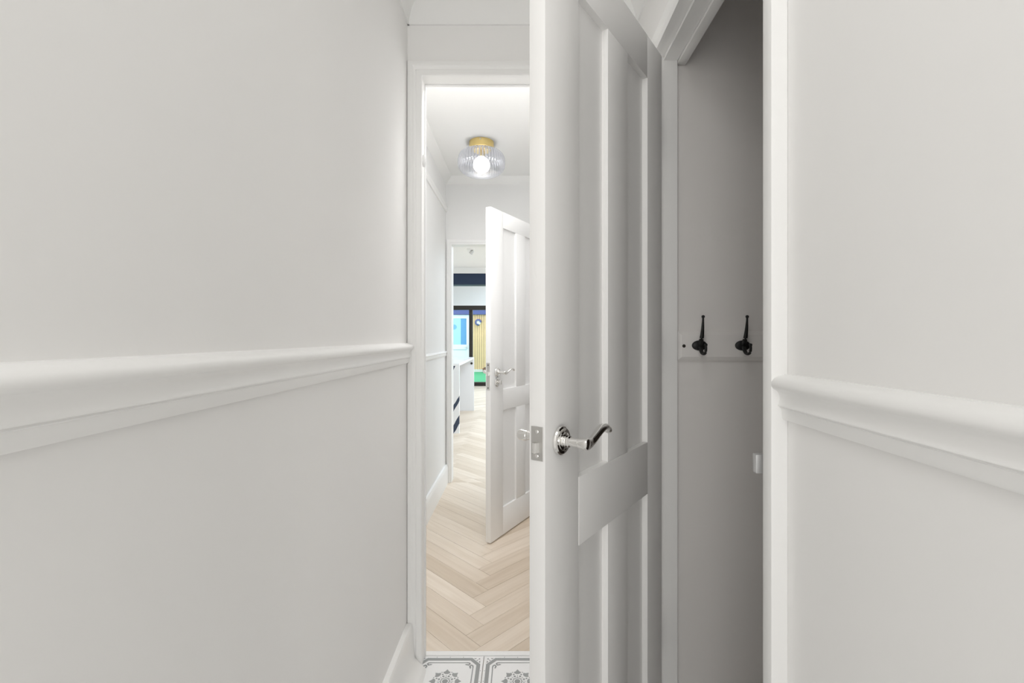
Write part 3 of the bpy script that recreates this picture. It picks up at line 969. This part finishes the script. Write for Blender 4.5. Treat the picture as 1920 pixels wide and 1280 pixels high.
# ------------------------------------------------------------------ garden beyond the glass
boxes('floor_garden', [(-5, 4, 10.80, 15.0, -0.10, 0.0)], M['grass'], kind=ST, label='bright green artificial lawn outside the sliding doors', cat='lawn')
gb = empty('garden_room', (-1.6, 15.0, 0), label='small garden room with pale timber cladding across the lawn', cat='outbuilding')
bm = bmesh.new()
box(bm, -1.6, 2.4, 0.0, 0.3, 0, 2.02)
obj('wall_panel', bm, M['render'], parent=gb)
bm = bmesh.new()
box(bm, -1.7, 2.5, -0.12, 0.35, 1.885, 2.03)
obj('fascia_board', bm, M['fascia'], parent=gb, label='indigo fascia board')
bm = bmesh.new()
box(bm, 0.0, 2.4, -0.05, 0.0, 0, 0.085)
obj('plinth', bm, M['render'], parent=gb)
sx_ = 0.002
k = 0
while sx_ < 2.38:
    bm = bmesh.new()
    box(bm, sx_, sx_ + 0.060, -0.024 - 0.004 * (k % 2), 0.0, 0.086, 1.884)
    bevel(bm, 0.004, 1)
    obj('slat', bm, M['slat'], parent=gb)
    sx_ += 0.072
    k += 1
gd = empty('garden_room_door', (-1.72, 14.995, 0), label='white framed glazed door at the left of the garden room', cat='door')
bm = bmesh.new()
box(bm, -1.0, -0.90, -0.05, 0, 0.02, 1.88)
box(bm, -0.09, 0.0, -0.05, 0, 0.02, 1.88)
box(bm, -0.90, -0.09, -0.05, 0, 1.755, 1.88)
box(bm, -0.90, -0.09, -0.05, 0, 0.735, 0.895)
box(bm, -0.90, -0.09, -0.05, 0, 0.02, 0.12)
bevel(bm, 0.006, 1)
obj('door_frame', bm, M['upvc'], parent=gd)
bm = bmesh.new()
box(bm, -0.90, -0.09, -0.028, -0.005, 0.12, 0.728)
obj('lower_panel', bm, M['upvc'], parent=gd)
bm = bmesh.new()
box(bm, -0.90, -0.28, -0.03, -0.012, 0.895, 1.755)
pn = obj('pane', bm, M['bluepane'], parent=gd)
bm = bmesh.new()
lathe(bm, [(0, -0.033), (0.085, -0.033), (0.085, -0.030), (0, -0.030)], 20, 'Y', (-0.495, 0, 1.475))
obj('round_sticker', bm, M['sticker'], parent=pn)
bm = bmesh.new()
box(bm, -0.28, -0.09, -0.026, -0.012, 0.895, 1.755)
obj('pane', bm, M['bluedark'], parent=gd, label='pane strip painted darker blue as a reflection')
bm = bmesh.new()
box(bm, -0.075, -0.045, -0.062, -0.05, 0.75, 0.88)
box(bm, -0.17, -0.05, -0.085, -0.065, 0.805, 0.825)
box(bm, -0.068, -0.05, -0.08, -0.05, 0.805, 0.825)
obj('door_handle', bm, M['satin'], parent=gd)
wl = empty('bulkhead_light', (-1.424, 14.968, 1.63), label='round hooded outdoor bulkhead light on the timber cladding', cat='wall light')
bm = bmesh.new()
lathe(bm, [(0, 0), (0.088, 0), (0.088, -0.03), (0.07, -0.05), (0.0, -0.062)], 24, 'Y')
obj('lamp_glass', bm, M['tile'], parent=wl)
bm = bmesh.new()
rings = []
for i in range(20):
    a = PI * i / 12
    c, s = math.cos(a), math.sin(a)
    rings.append([(r * c, y, r * s) for r, y in ((0.090, 0), (0.112, 0), (0.104, -0.085), (0.06, -0.095), (0.058, -0.085), (0.088, -0.075))])
sweep(bm, rings)
obj('hood', bm, M['fascia'], parent=wl)
pt = empty('garden_pot', (-1.17, 14.75, 0), label='small terracotta pot on the lawn by the timber cladding', cat='pot')
bm = bmesh.new()
lathe(bm, [(0, 0), (0.065, 0), (0.08, 0.02), (0.095, 0.11), (0.10, 0.112), (0.10, 0.135), (0.088, 0.135), (0.085, 0.11), (0, 0.11)], 24)
obj('pot_body', bm, M['terracotta'], parent=pt)
bm = bmesh.new()
lathe(bm, [(0, 0.111), (0.08, 0.111), (0.06, 0.15), (0.02, 0.165), (0, 0.166)], 16)
obj('soil_mound', bm, M['hole'], parent=pt)
